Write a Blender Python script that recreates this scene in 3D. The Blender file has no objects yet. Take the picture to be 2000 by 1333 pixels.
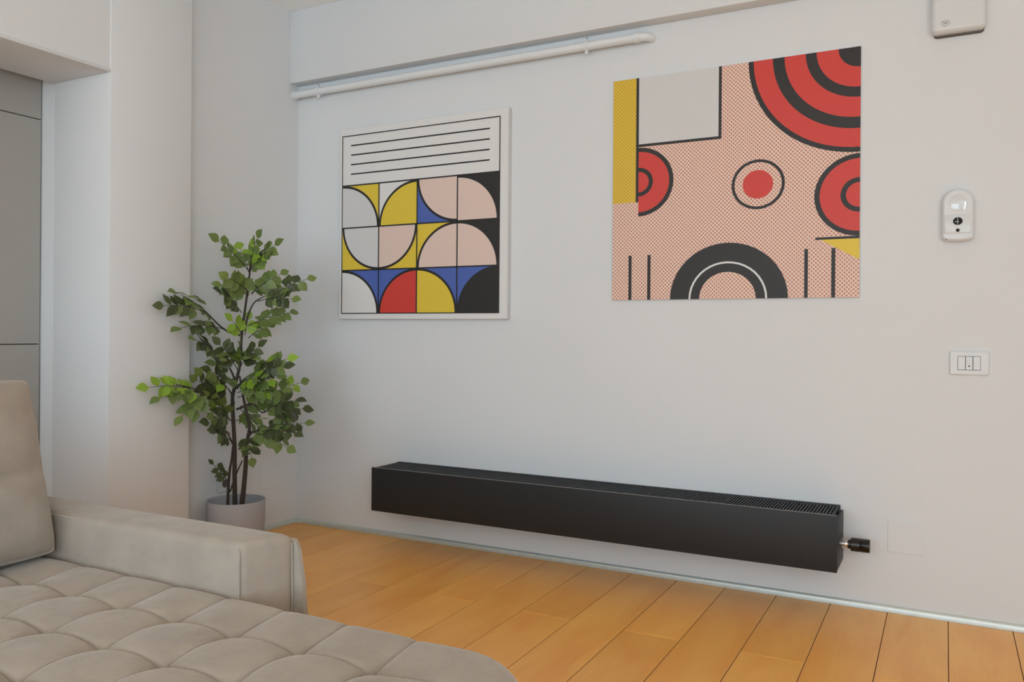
import bpy, bmesh, math, random
from mathutils import Vector, Matrix
random.seed(11)
SC = bpy.context.scene
COL = SC.collection
PI = math.pi

# ------------------------------------------------------------------ camera
cam_d = bpy.data.cameras.new('camera')
cam = bpy.data.objects.new('camera', cam_d)
COL.objects.link(cam)
YAW, ROLL = 0.48665, 0.00768
_d = Vector((-math.sin(YAW), math.cos(YAW), 0))
_r = Vector((math.cos(YAW), math.sin(YAW), 0))
_u = Vector((0, 0, 1))
_r2 = _r * math.cos(ROLL) + _u * math.sin(ROLL)
_u2 = _u * math.cos(ROLL) - _r * math.sin(ROLL)
m = Matrix.Identity(4)
for i in range(3):
    m[i][0], m[i][1], m[i][2] = _r2[i], _u2[i], -_d[i]
m[0][3], m[1][3], m[2][3] = 3.14625, -3.42535, 1.05261
cam.matrix_world = m
cam_d.sensor_width = 36
cam_d.lens = 1601.97 * 36 / 2000
cam_d.shift_y = -17.8 / 2000
cam_d.clip_start = 0.02
SC.camera = cam
SC.cycles.diffuse_bounces = 8
SC.cycles.max_bounces = 12

# ------------------------------------------------------------------ light
SC.view_settings.view_transform = 'Standard'
SC.view_settings.look = 'None'
SC.view_settings.gamma = 1
SC.view_settings.use_curve_mapping = False
SC.view_settings.exposure = 0.17
world = bpy.data.worlds.new('world')
SC.world = world
world.use_nodes = True
world.node_tree.nodes['Background'].inputs[0].default_value = (0.66, 0.85, 1.0, 1)
world.node_tree.nodes['Background'].inputs[1].default_value = 1.0


def area(name, loc, direction, sx, sy, power, col):
    l = bpy.data.lights.new(name, 'AREA')
    l.shape = 'RECTANGLE'
    l.size, l.size_y = sx, sy
    l.energy = power
    l.color = col
    o = bpy.data.objects.new(name, l)
    o.location = loc
    o.rotation_euler = Vector(direction).to_track_quat('-Z', 'Z').to_euler()
    COL.objects.link(o)
    return o


# daylight from the back window opening; side light is added fill for left walls
area('daylight_window_back', (1.95, -7.95, 1.45), (0, 1, 0), 3.3, 2.1, 72, (0.735, 0.885, 1.0))
area('side_fill_light', (5.55, -6.2, 1.45), (-1, 0, 0), 2.8, 2.1, 128, (0.735, 0.885, 1.0))

# ------------------------------------------------------------------ helpers
def lin(r, g, b):
    def f(c):
        c /= 255.0
        return c / 12.92 if c <= 0.04045 else ((c + 0.055) / 1.055) ** 2.4
    return (f(r), f(g), f(b), 1)


def mat(name, col, rough=0.6, metal=0.0, spec=0.5, noise=None, bump=None, coat=0.0, rand=0.0):
    """noise=(scale, amount) mottles the colour; bump=(scale, strength, distance)."""
    mt = bpy.data.materials.new(name)
    mt.use_nodes = True
    nt = mt.node_tree
    b = nt.nodes['Principled BSDF']
    b.inputs['Roughness'].default_value = rough
    b.inputs['Metallic'].default_value = metal
    b.inputs['Specular IOR Level'].default_value = spec
    b.inputs['Coat Weight'].default_value = coat
    b.inputs['Base Color'].default_value = col
    tc = nt.nodes.new('ShaderNodeTexCoord')
    src = None
    if noise:
        n = nt.nodes.new('ShaderNodeTexNoise')
        n.inputs['Scale'].default_value = noise[0]
        n.inputs['Detail'].default_value = 5
        nt.links.new(tc.outputs['Object'], n.inputs['Vector'])
        mr = nt.nodes.new('ShaderNodeMapRange')
        mr.inputs[1].default_value, mr.inputs[2].default_value = 0.25, 0.75
        mr.inputs[3].default_value, mr.inputs[4].default_value = 1 - noise[1], 1 + noise[1]
        nt.links.new(n.outputs['Fac'], mr.inputs[0])
        src = mr.outputs[0]
    if rand:
        oi = nt.nodes.new('ShaderNodeObjectInfo')
        mr = nt.nodes.new('ShaderNodeMapRange')
        mr.inputs[3].default_value, mr.inputs[4].default_value = 1 - rand, 1 + rand
        nt.links.new(oi.outputs['Random'], mr.inputs[0])
        if src:
            mm = nt.nodes.new('ShaderNodeMath'); mm.operation = 'MULTIPLY'
            nt.links.new(src, mm.inputs[0]); nt.links.new(mr.outputs[0], mm.inputs[1])
            src = mm.outputs[0]
        else:
            src = mr.outputs[0]
    if src:
        mx = nt.nodes.new('ShaderNodeVectorMath'); mx.operation = 'SCALE'
        mx.inputs[0].default_value = col[:3]
        nt.links.new(src, mx.inputs['Scale'])
        nt.links.new(mx.outputs[0], b.inputs['Base Color'])
    if bump:
        n2 = nt.nodes.new('ShaderNodeTexNoise')
        n2.inputs['Scale'].default_value = bump[0]
        n2.inputs['Detail'].default_value = 4
        nt.links.new(tc.outputs['Object'], n2.inputs['Vector'])
        bp = nt.nodes.new('ShaderNodeBump')
        bp.inputs['Strength'].default_value = bump[1]
        bp.inputs['Distance'].default_value = bump[2]
        nt.links.new(n2.outputs['Fac'], bp.inputs['Height'])
        nt.links.new(bp.outputs[0], b.inputs['Normal'])
    return mt


def obj(name, bm, material, parent=None, smooth=False, loc=None):
    me = bpy.data.meshes.new(name)
    bmesh.ops.recalc_face_normals(bm, faces=bm.faces)
    bm.to_mesh(me)
    bm.free()
    o = bpy.data.objects.new(name, me)
    COL.objects.link(o)
    if material:
        for x in (material if isinstance(material, (list, tuple)) else [material]):
            me.materials.append(x)
    if smooth:
        for p in me.polygons:
            p.use_smooth = True
    if parent:
        under(parent, o)
    if loc:
        o.location = loc
    return o


def auto(o, angle=35):
    me = o.data
    me.shade_smooth() if hasattr(me, 'shade_smooth') else None
    for p in me.polygons:
        p.use_smooth = True
    bm = bmesh.new(); bm.from_mesh(me)
    for e in bm.edges:
        e.smooth = len(e.link_faces) == 2 and e.calc_face_angle(0) < math.radians(angle)
    bm.to_mesh(me); bm.free()
    return o


def bx(bm, x0, x1, y0, y1, z0, z1, bev=0.0, seg=2):
    r = bmesh.ops.create_cube(bm, size=1.0)
    vs = r['verts']
    for v in vs:
        v.co = Vector((x0 + (v.co.x + .5) * (x1 - x0), y0 + (v.co.y + .5) * (y1 - y0), z0 + (v.co.z + .5) * (z1 - z0)))
    if bev > 0:
        es = list({e for v in vs for e in v.link_edges})
        bmesh.ops.bevel(bm, geom=es, offset=bev, segments=seg, affect='EDGES', profile=0.5)
    return bm


def box(name, x0, x1, y0, y1, z0, z1, material, parent=None, bev=0.0, seg=2):
    o = obj(name, bx(bmesh.new(), x0, x1, y0, y1, z0, z1, bev, seg), material, parent)
    if bev > 0:
        auto(o)
    return o


def tube(bm, pts, rad, n=10, cap=True):
    """tube along a polyline, rad a number or one per point"""
    pts = [Vector(p) for p in pts]
    if not isinstance(rad, (list, tuple)):
        rad = [rad] * len(pts)
    rings = []
    up = None
    for i, p in enumerate(pts):
        a = pts[max(i - 1, 0)]; b = pts[min(i + 1, len(pts) - 1)]
        t = (b - a).normalized()
        if up is None:
            up = Vector((0, 0, 1)) if abs(t.z) < .9 else Vector((1, 0, 0))
        sx = t.cross(up).normalized()
        up = sx.cross(t).normalized()
        rings.append([bm.verts.new(p + (sx * math.cos(2 * PI * k / n) + up * math.sin(2 * PI * k / n)) * rad[i]) for k in range(n)])
    for a, b in zip(rings[:-1], rings[1:]):
        for k in range(n):
            bm.faces.new((a[k], a[(k + 1) % n], b[(k + 1) % n], b[k]))
    if cap:
        bm.faces.new(rings[0][::-1]); bm.faces.new(rings[-1])
    return bm


def prism(bm, outline, y_back, y_front, bev=0.0, seg=3):
    """outline [(x,z)] on the wall plane, thick from y_back to y_front (front smaller y), front edge rounded"""
    b = [bm.verts.new((x, y_back, z)) for x, z in outline]
    cxm = sum(p[0] for p in outline) / len(outline); czm = sum(p[1] for p in outline) / len(outline)
    rings = [b]
    for k in range(seg + 1):
        a = k / seg * PI / 2 if bev > 0 else 0
        off = bev * (1 - math.cos(a)); yy = y_front + bev * (1 - math.sin(a))
        ring = []
        n = len(outline)
        for i, (x, z) in enumerate(outline):
            p0 = Vector(outline[i - 1]); p1 = Vector((x, z)); p2 = Vector(outline[(i + 1) % n])
            d1 = (p1 - p0).normalized(); d2 = (p2 - p1).normalized()
            n1 = Vector((-d1.y, d1.x)); n2 = Vector((-d2.y, d2.x))
            nn = (n1 + n2)
            if nn.length > 1e-6:
                nn.normalize()
            if nn.dot(Vector((cxm, czm)) - p1) < 0:
                nn = -nn
            q = p1 + nn * off
            ring.append(bm.verts.new((q.x, yy, q.y)))
        rings.append(ring)
        if bev <= 0:
            break
    n = len(outline)
    for a, c in zip(rings[:-1], rings[1:]):
        for i in range(n):
            bm.faces.new((a[i], a[(i + 1) % n], c[(i + 1) % n], c[i]))
    bm.faces.new(rings[-1]); bm.faces.new(rings[0][::-1])
    return bm


def rrect(x0, x1, z0, z1, r, n=5):
    pts = []
    for cx, cz, a0 in ((x1 - r, z1 - r, 0), (x0 + r, z1 - r, 90), (x0 + r, z0 + r, 180), (x1 - r, z0 + r, 270)):
        for k in range(n + 1):
            a = math.radians(a0 + 90 * k / n)
            pts.append((cx + r * math.cos(a), cz + r * math.sin(a)))
    return pts


def ellipse(cx, cz, rx, rz, n=24):
    return [(cx + rx * math.cos(2 * PI * k / n), cz + rz * math.sin(2 * PI * k / n)) for k in range(n)]


def empty(name, loc, label, cat, group=None):
    o = bpy.data.objects.new(name, None)
    o.empty_display_size = 0.05
    COL.objects.link(o)
    o.location = loc
    tag(o, label, cat, group)
    return o


def tag(o, label=None, cat=None, group=None, kind=None):
    if label: o['label'] = label
    if cat: o['category'] = cat
    if group: o['group'] = group
    if kind: o['kind'] = kind
    return o


def under(parent, *children):
    """parent keeping the world placement (root empties carry only a location)"""
    for c in children:
        c.parent = parent
        c.matrix_parent_inverse = Matrix.Translation(-parent.location) if parent.type == 'EMPTY' else Matrix.Identity(4)


# ------------------------------------------------------------------ materials
M = {}
M['wall'] = mat('painted_plaster', lin(217, 222, 226), 0.75, noise=(1.6, .015), bump=(55, .10, .004))
M['ceiling'] = mat('ceiling_paint', lin(245, 249, 251), 0.8)
M['alu'] = mat('brushed_aluminium', lin(205, 214, 212), 0.40, metal=0.5, noise=(30, .06))
M['subfloor'] = mat('dark_joint', lin(70, 40, 20), 0.9)
M['white_gloss'] = mat('white_plastic', lin(212, 218, 222), 0.25)
M['white_paint'] = mat('white_enamel', lin(220, 226, 230), 0.35)
M['dark_gap'] = mat('dark_gap', lin(95, 93, 90), 0.8)
M['grey_door'] = mat('grey_lacquer', lin(160, 159, 155), 0.45)
M['black_metal'] = mat('black_powder_coat', lin(40, 42, 44), 0.5, spec=0.3, noise=(60, .05))
M['black_gloss'] = mat('black_gloss_plastic', lin(9, 9, 9), 0.22)
M['black_hole'] = mat('black_matte', lin(10, 10, 10), 0.7)
M['edge_lit'] = mat('lit_edge_grey', lin(112, 114, 115), 0.4)  # lighter grey that carries the radiator edge's highlight in its colour
M['chrome'] = mat('chrome', lin(220, 220, 218), 0.12, metal=1.0)
M['pot'] = mat('grey_ceramic', lin(166, 168, 175), 0.55, noise=(25, .03))
M['soil'] = mat('dark_filling', lin(62, 58, 54), 0.9, noise=(60, .3), bump=(90, .6, .01))
M['bark'] = mat('dark_bark', lin(62, 54, 47), 0.85, noise=(60, .25), bump=(120, .5, .004))
M['twig'] = mat('dark_twig', lin(58, 55, 48), 0.8)


def fabric_material():
    mt = mat('taupe_velour', lin(166, 157, 146), 0.9, spec=0.2, noise=(11, .10))
    nt = mt.node_tree
    b = nt.nodes['Principled BSDF']
    b.inputs['Sheen Weight'].default_value = 0.8
    b.inputs['Sheen Roughness'].default_value = 0.3
    b.inputs['Sheen Tint'].default_value = lin(210, 205, 200)
    tc = nt.nodes.new('ShaderNodeTexCoord')
    n = nt.nodes.new('ShaderNodeTexNoise'); n.inputs['Scale'].default_value = 420; n.inputs['Detail'].default_value = 2
    n2 = nt.nodes.new('ShaderNodeTexNoise'); n2.inputs['Scale'].default_value = 14; n2.inputs['Detail'].default_value = 3
    ad = nt.nodes.new('ShaderNodeMath'); ad.operation = 'MULTIPLY_ADD'; ad.inputs[1].default_value = 6.0
    nt.links.new(tc.outputs['Object'], n.inputs['Vector']); nt.links.new(tc.outputs['Object'], n2.inputs['Vector'])
    nt.links.new(n2.outputs['Fac'], ad.inputs[0]); nt.links.new(n.outputs['Fac'], ad.inputs[2])
    bp = nt.nodes.new('ShaderNodeBump'); bp.inputs['Strength'].default_value = .6; bp.inputs['Distance'].default_value = .0015
    nt.links.new(ad.outputs[0], bp.inputs['Height']); nt.links.new(bp.outputs[0], b.inputs['Normal'])
    return mt


M['fabric'] = fabric_material()


def leaf_material(name, col, tcol, rand):
    mt = mat(name, col, 0.42, rand=rand)
    nt = mt.node_tree
    b = nt.nodes['Principled BSDF']
    out = nt.nodes['Material Output']
    tr = nt.nodes.new('ShaderNodeBsdfTranslucent'); tr.inputs[0].default_value = tcol
    mx = nt.nodes.new('ShaderNodeMixShader'); mx.inputs[0].default_value = 0.22
    nt.links.new(b.outputs[0], mx.inputs[1]); nt.links.new(tr.outputs[0], mx.inputs[2])
    nt.links.new(mx.outputs[0], out.inputs[0])
    return mt


M['leaf_shaded'] = leaf_material('leaf_shaded_green', lin(76, 86, 56), lin(90, 112, 44), .35)  # darker copy of the leaf green, shade in the foliage put into its colour
M['leaf_mid'] = leaf_material('leaf_green', lin(112, 132, 74), lin(120, 148, 54), .25)
M['leaf_young'] = leaf_material('leaf_young_green', lin(138, 172, 58), lin(160, 198, 52), .2)


def plank_material():
    mt = bpy.data.materials.new('beech_laminate')
    mt.use_nodes = True
    nt = mt.node_tree
    b = nt.nodes['Principled BSDF']
    b.inputs['Roughness'].default_value = 0.34
    b.inputs['Specular IOR Level'].default_value = 0.5
    tc = nt.nodes.new('ShaderNodeTexCoord')
    oi = nt.nodes.new('ShaderNodeObjectInfo')
    off = nt.nodes.new('ShaderNodeVectorMath'); off.operation = 'MULTIPLY_ADD'
    off.inputs[1].default_value = (1, 1, 1)
    cmb = nt.nodes.new('ShaderNodeCombineXYZ')
    mul = nt.nodes.new('ShaderNodeMath'); mul.operation = 'MULTIPLY'; mul.inputs[1].default_value = 37
    nt.links.new(oi.outputs['Random'], mul.inputs[0])
    nt.links.new(mul.outputs[0], cmb.inputs[0]); nt.links.new(mul.outputs[0], cmb.inputs[1])
    nt.links.new(tc.outputs['Object'], off.inputs[0]); nt.links.new(cmb.outputs[0], off.inputs[2])
    mp = nt.nodes.new('ShaderNodeMapping'); mp.inputs['Scale'].default_value = (7, 1.6, 1)
    nt.links.new(off.outputs[0], mp.inputs[0])
    n1 = nt.nodes.new('ShaderNodeTexNoise'); n1.inputs['Scale'].default_value = 1.0; n1.inputs['Detail'].default_value = 5; n1.inputs['Distortion'].default_value = .6
    nt.links.new(mp.outputs[0], n1.inputs['Vector'])
    mp2 = nt.nodes.new('ShaderNodeMapping'); mp2.inputs['Scale'].default_value = (160, 6, 1)
    nt.links.new(off.outputs[0], mp2.inputs[0])
    n2 = nt.nodes.new('ShaderNodeTexNoise'); n2.inputs['Scale'].default_value = 1.0; n2.inputs['Detail'].default_value = 3
    nt.links.new(mp2.outputs[0], n2.inputs['Vector'])
    cr = nt.nodes.new('ShaderNodeValToRGB')
    cr.color_ramp.elements[0].position = .30; cr.color_ramp.elements[0].color = lin(240, 168, 80)
    cr.color_ramp.elements[1].position = .72; cr.color_ramp.elements[1].color = lin(250, 190, 100)
    nt.links.new(n1.outputs['Fac'], cr.inputs[0])
    mr = nt.nodes.new('ShaderNodeMapRange'); mr.inputs[3].default_value = .93; mr.inputs[4].default_value = 1.06
    nt.links.new(oi.outputs['Random'], mr.inputs[0])
    mr2 = nt.nodes.new('ShaderNodeMapRange'); mr2.inputs[1].default_value = .3; mr2.inputs[2].default_value = .7; mr2.inputs[3].default_value = .965; mr2.inputs[4].default_value = 1.03
    nt.links.new(n2.outputs['Fac'], mr2.inputs[0])
    mm = nt.nodes.new('ShaderNodeMath'); mm.operation = 'MULTIPLY'
    nt.links.new(mr.outputs[0], mm.inputs[0]); nt.links.new(mr2.outputs[0], mm.inputs[1])
    sc = nt.nodes.new('ShaderNodeVectorMath'); sc.operation = 'SCALE'
    nt.links.new(cr.outputs[0], sc.inputs[0]); nt.links.new(mm.outputs[0], sc.inputs['Scale'])
    nt.links.new(sc.outputs[0], b.inputs['Base Color'])
    return mt


M['plank'] = plank_material()


def dots_material(name, ground, dot, pitch, radius, rough=.5):
    """regular print screen of round dots, pitch in metres, laid on the picture's own plane (x,z)"""
    mt = bpy.data.materials.new(name); mt.use_nodes = True
    nt = mt.node_tree; b = nt.nodes['Principled BSDF']; b.inputs['Roughness'].default_value = rough
    tc = nt.nodes.new('ShaderNodeTexCoord')
    mp = nt.nodes.new('ShaderNodeMapping'); mp.inputs['Rotation'].default_value = (0, math.radians(45), 0)
    mp.inputs['Scale'].default_value = (1 / pitch,) * 3
    nt.links.new(tc.outputs['Object'], mp.inputs[0])
    fr = nt.nodes.new('ShaderNodeVectorMath'); fr.operation = 'FRACTION'
    nt.links.new(mp.outputs[0], fr.inputs[0])
    sb = nt.nodes.new('ShaderNodeVectorMath'); sb.operation = 'SUBTRACT'; sb.inputs[1].default_value = (.5, .5, .5)
    nt.links.new(fr.outputs[0], sb.inputs[0])
    ml = nt.nodes.new('ShaderNodeVectorMath'); ml.operation = 'MULTIPLY'; ml.inputs[1].default_value = (1, 0, 1)
    nt.links.new(sb.outputs[0], ml.inputs[0])
    ln = nt.nodes.new('ShaderNodeVectorMath'); ln.operation = 'LENGTH'
    nt.links.new(ml.outputs[0], ln.inputs[0])
    lt = nt.nodes.new('ShaderNodeMath'); lt.operation = 'LESS_THAN'; lt.inputs[1].default_value = radius
    nt.links.new(ln.outputs['Value'], lt.inputs[0])
    mx = nt.nodes.new('ShaderNodeMix'); mx.data_type = 'RGBA'
    mx.inputs['A'].default_value = ground; mx.inputs['B'].default_value = dot
    nt.links.new(lt.outputs[0], mx.inputs['Factor'])
    nt.links.new(mx.outputs['Result'], b.inputs['Base Color'])
    return mt


M['p_white'] = mat('print_off_white', lin(222, 224, 225), .55)
M['p_grey'] = mat('print_light_grey', lin(208, 210, 212), .55)
M['p_black'] = mat('print_black', lin(34, 33, 33), .5)
M['p_yellow'] = mat('print_yellow', lin(222, 196, 62), .5)
M['p_blue'] = mat('print_blue', lin(74, 100, 178), .5)
M['p_red'] = mat('print_red', lin(206, 62, 54), .5)
M['p_skin'] = mat('print_pale_pink', lin(222, 200, 190), .55)
M['p_dots'] = dots_material('print_pink_dots', lin(226, 208, 194), lin(196, 118, 100), .0115, .33)
M['p_ydots'] = dots_material('print_yellow_dots', lin(222, 190, 60), lin(196, 158, 40), .0115, .33)
M['canvas_side'] = mat('canvas_edge', lin(212, 215, 216), .8, bump=(300, .2, .001))

# ------------------------------------------------------------------ room shell
H = 2.775
XR, YB = 5.60, -8.0          # right wall, back wall
XA = 0.12                    # face of the wall with the opening
YJ = -1.232                  # side of the opening


def struct(name, x0, x1, y0, y1, z0, z1, material, label, cat, bev=0.0):
    o = box(name, x0, x1, y0, y1, z0, z1, material, None, bev)
    tag(o, label, cat, kind='structure')
    return o


struct('wall_main', -0.35, XR, 0.0, 0.2, -0.05, H, M['wall'], 'long white wall that carries the two pictures and the radiator', 'wall')
struct('wall_recess', -0.35, 0.0, -0.83, 0.0, -0.05, H, M['wall'], 'short white wall of the recess behind the potted plant', 'wall')
struct('wall_left', -0.247, XA, YJ, -0.824, -0.05, H, M['wall'], 'white pier between plant recess and cabinet niche', 'wall', bev=0.003)
struct('wall_left_header', -0.247, XA - 0.004, -4.20, YJ, 2.118, H, M['wall'], 'white wall above the opening of the cabinet niche', 'wall')
struct('trim_2', -0.247, XA, -4.20, YJ, 2.104, 2.1185, M['wall'], 'thin plaster edge strip under the wall above the niche', 'trim', bev=0.002)
struct('wall_niche', -0.95, -0.247, YJ + 0.003, YJ + 0.2, -0.05, H, M['wall'], 'narrow strip of white wall beside the grey cabinet', 'wall')
struct('wall_left_far', -0.247, XA, YB, -4.20, -0.05, H, M['wall'], 'white wall beyond the niche', 'wall')
struct('ceiling', -0.95, XR + 0.2, YB - 0.2, 0.2, H, H + 0.12, M['ceiling'], 'flat white ceiling', 'ceiling')
struct('trim_1', 0.0, XR, -0.0726, 0.0, 2.387, H, M['wall'], 'boxed white beam along the top of the picture wall', 'beam', bev=0.003)

# walls that close the room behind the camera; side opening added for the fill light
def holed_wall(name, axis, pos, thick, a0, a1, h0, h1, z0, z1, label):
    bm = bmesh.new()
    def b(u0, u1, w0, w1):
        if axis == 'y':
            bx(bm, u0, u1, pos - thick, pos, w0, w1)
        else:
            bx(bm, pos, pos + thick, u0, u1, w0, w1)
    b(a0, h0, -0.05, H); b(h1, a1, -0.05, H); b(h0, h1, -0.05, z0); b(h0, h1, z1, H)
    tag(obj(name, bm, M['wall']), label, 'wall', kind='structure')


holed_wall('wall_back', 'y', YB, 0.15, XA - 0.3, XR + 0.15, 0.28, 3.62, 0.35, 2.5, 'white wall with a wide window opening')
holed_wall('wall_right', 'x', XR, 0.15, YB, 0.2, -7.65, -4.75, 0.35, 2.5, 'white side wall with an added opening for the fill light')

# floor: a dark bed and separate laminate boards running away from the picture wall
floor = struct('floor', -0.95, XR, YB, 0.0, -0.06, -0.0015, M['subfloor'], 'orange beech laminate floor of long boards', 'floor')
PW, PL, GAP = 0.2035, 1.36, 0.0024
_pm = {}


def plank_mesh(w, l):
    key = (round(w, 4), round(l, 4))
    if key not in _pm:
        bm = bx(bmesh.new(), 0, w, 0, l, -0.0125, 0)
        es = [e for e in bm.edges if all(v.co.z > -0.001 for v in e.verts)]
        bmesh.ops.bevel(bm, geom=es, offset=0.0013, segments=1, affect='EDGES')
        me = bpy.data.meshes.new('plank'); bm.to_mesh(me); bm.free()
        me.materials.append(M['plank'])
        _pm[key] = me
    return _pm[key]


k0 = -12
for k in range(k0, 18):
    xr = 3.364 - PW * k
    xl = xr - PW
    lo, hi = max(xl + GAP / 2, -0.33), min(xr - GAP / 2, XR)
    if hi - lo < 0.01:
        continue
    ytop = -0.67 if k % 2 == 1 else 0.0 - 0.004
    edges = ([-0.004] if k % 2 == 1 else []) + [ytop - i * PL for i in range(7)]
    if k % 2 == 0:
        edges = [-0.004, -1.35, -1.35 - PL, -1.35 - 2 * PL, -1.35 - 3 * PL, -1.35 - 4 * PL, -1.35 - 5 * PL]
    edges = [max(e, YB) for e in edges]
    for a, b in zip(edges[:-1], edges[1:]):
        if a - b < 0.03:
            continue
        if hi <= 0.0 and b > -4.2 and False:
            continue
        o = bpy.data.objects.new('plank', plank_mesh(hi - lo, a - b - GAP))
        COL.objects.link(o)
        o.location = (lo, b + GAP / 2, 0.0)
        o.parent = floor

# slim metal skirting strips
def skirting(name, pts_fn, label):
    o = obj(name, pts_fn(bmesh.new()), M['alu'])
    auto(o)
    return tag(o, label, 'baseboard', kind='structure')


def sk_profile_x(bm, x0, x1):
    pr_ = [(0, 0.0005), (-0.011, 0.0005), (-0.011, 0.014), (-0.008, 0.022), (-0.003, 0.026), (0, 0.026)]
    a = [bm.verts.new((x0, y, z)) for y, z in pr_]; b = [bm.verts.new((x1, y, z)) for y, z in pr_]
    n = len(pr_)
    for i in range(n):
        bm.faces.new((a[i], a[(i + 1) % n], b[(i + 1) % n], b[i]))
    bm.faces.new(a[::-1]); bm.faces.new(b)
    return bm


skirting('baseboard_main_1', lambda bm: sk_profile_x(bm, 0.0, 1.388), 'slim metal skirting strip left of the joint under the radiator')
skirting('baseboard_main_2', lambda bm: sk_profile_x(bm, 1.3895, XR), 'slim metal skirting strip right of the joint under the radiator')


def sk_recess(bm):
    sk_profile_x(bm, 0.011, 0.80)
    for v in bm.verts:
        v.co = Vector((-v.co.y, -v.co.x, v.co.z))
    return bm


skirting('baseboard_recess', sk_recess, 'slim metal skirting strip beside the plant pot')

# built-in cabinet in the niche: flush grey doors
cab = empty('wall_cabinet', (-0.6, -2.7, 0), 'tall grey cabinet with flush handleless doors in the niche', 'cabinet')
box('carcass', -0.94, -0.356, -4.18, YJ - 0.002, 0.0, 2.70, M['dark_gap'], cab)
for ya, yb in ((YJ - 0.004, -2.20), (-2.204, -3.19), (-3.194, -4.18)):
    for za, zb in ((0.06, 0.982), (0.986, 1.957), (1.961, 2.70)):
        box('door_panel', -0.354, -0.334, yb, ya, za, zb, M['grey_door'], cab, bev=0.0008, seg=1)

# ------------------------------------------------------------------ pipe under the beam
pipe = empty('wall_pipe', (1.0, -0.04, 2.33), 'white painted heating pipe running along the wall below the beam', 'pipe')
PY, PZ, PR_ = -0.042, 2.330, 0.019
pts = [(0.001, PY, PZ)]
pts += [(1.97, PY, PZ)]
for k in range(1, 7):
    a = k / 6 * PI / 2
    pts.append((1.97 + 0.040 * math.sin(a), PY + 0.036 * (1 - math.cos(a)), PZ))
pts.append((2.010, 0.0, PZ))
o = obj('pipe_run', tube(bmesh.new(), pts, PR_, 20), M['white_paint'], pipe); auto(o, 50)
# thin second line sitting on the wall just above the pipe
o = obj('thin_pipe', tube(bmesh.new(), [(0.001, -0.012, PZ + 0.017), (1.9, -0.012, PZ + 0.017)], 0.009, 12), M['white_paint'], pipe); auto(o, 50)
o = obj('elbow_collar', tube(bmesh.new(), [(0.001, PY, PZ), (0.028, PY, PZ)], 0.0225, 20), M['white_paint'], pipe); auto(o, 50)
o = obj('elbow_collar', tube(bmesh.new(), [(1.945, PY, PZ), (1.972, PY, PZ)], 0.0225, 20), M['white_paint'], pipe); auto(o, 50)
for cx in (0.176, 1.722):
    cl = obj('pipe_clip', tube(bmesh.new(), [(cx - 0.008, PY, PZ), (cx + 0.008, PY, PZ)], 0.0225, 20), M['white_paint'], pipe)
    auto(cl, 50)
    for wz0, wz1 in ((-0.036, -0.018), (0.018, 0.030)):
        lug = obj('clip_lug', bx(bmesh.new(), cx - 0.0065, cx + 0.0065, PY - 0.006, PY + 0.006, PZ + wz0, PZ + wz1, .002), M['white_paint']); lug.parent = cl
    sc_ = obj('clip_screw', tube(bmesh.new(), [(cx + .001, PY - 0.001, PZ + 0.024), (cx + .001, PY - 0.001, PZ + 0.037)], 0.0022, 8), M['black_hole']); sc_.parent = cl

# ------------------------------------------------------------------ radiator
RX0, RX1, RY, RZ0, RZ1 = 0.680, 2.800, -0.216, 0.178, 0.390
rad = empty('radiator', (1.74, -0.1, RZ0), 'long low black wall radiator with a slotted top', 'radiator')
box('front_panel', RX0, RX1, RY, RY + 0.014, RZ0, RZ1 - 0.002, M['black_metal'], rad, bev=0.003)
box('back_panel', RX0 + .012, RX1 - .012, -0.022, -0.002, RZ0 + 0.004, RZ1 - 0.001, M['black_metal'], rad, bev=0.001)
box('end_panel', RX0 + .001, RX0 + 0.012, RY + 0.0145, -0.004, RZ0 + 0.003, RZ1 - 0.006, M['black_metal'], rad, bev=0.001)
box('end_panel', RX1 - 0.012, RX1 - .001, RY + 0.0145, -0.004, RZ0 + 0.003, RZ1 - 0.020, M['black_metal'], rad, bev=0.001)
box('heating_core', RX0 + 0.03, RX1 - 0.03, RY + 0.03, -0.03, RZ0 + 0.012, RZ1 - 0.05, M['black_hole'], rad)
bm = bmesh.new()
nb = 176
for i in range(nb):
    x = RX0 + 0.014 + (RX1 - RX0 - 0.028) * (i + 0.5) / nb
    bx(bm, x - 0.0032, x + 0.0032, RY + 0.016, -0.023, RZ1 - 0.014, RZ1 - 0.003)
bx(bm, RX0 + .012, RX1 - .012, RY + 0.0145, RY + 0.022, RZ1 - 0.016, RZ1 - 0.0055)
for yy in (-0.075, -0.145):
    bx(bm, RX0 + .012, RX1 - .012, yy - .002, yy + .002, RZ1 - 0.016, RZ1 - 0.0085)
box('top_edge_highlight', RX0 + .002, RX1 - .002, RY + .001, RY + .0065, RZ1 - .0035, RZ1 - .0005, M['edge_lit'], rad, bev=.0008, seg=1)  # added strip, paints the highlight along the front panel's top edge
tag(obj('top_grille', bm, M['black_metal'], rad), 'row of fine black slats across the top', kind='stuff')
VY, VZ = -0.078, 0.258
v = obj('valve_rosette', tube(bmesh.new(), [(RX1 - .0015, VY, VZ), (RX1 + .004, VY, VZ), (RX1 + .0065, VY, VZ)], [.021, .021, .012], 24), M['chrome'], rad); auto(v)
v = obj('valve_body', tube(bmesh.new(), [(RX1 + .005, VY, VZ), (RX1 + .012, VY, VZ), (RX1 + .013, VY, VZ), (RX1 + .022, VY, VZ), (RX1 + .023, VY, VZ), (RX1 + .026, VY, VZ)], [.009, .009, .0145, .0145, .012, .012], 18), M['chrome'], rad); auto(v)
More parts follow.
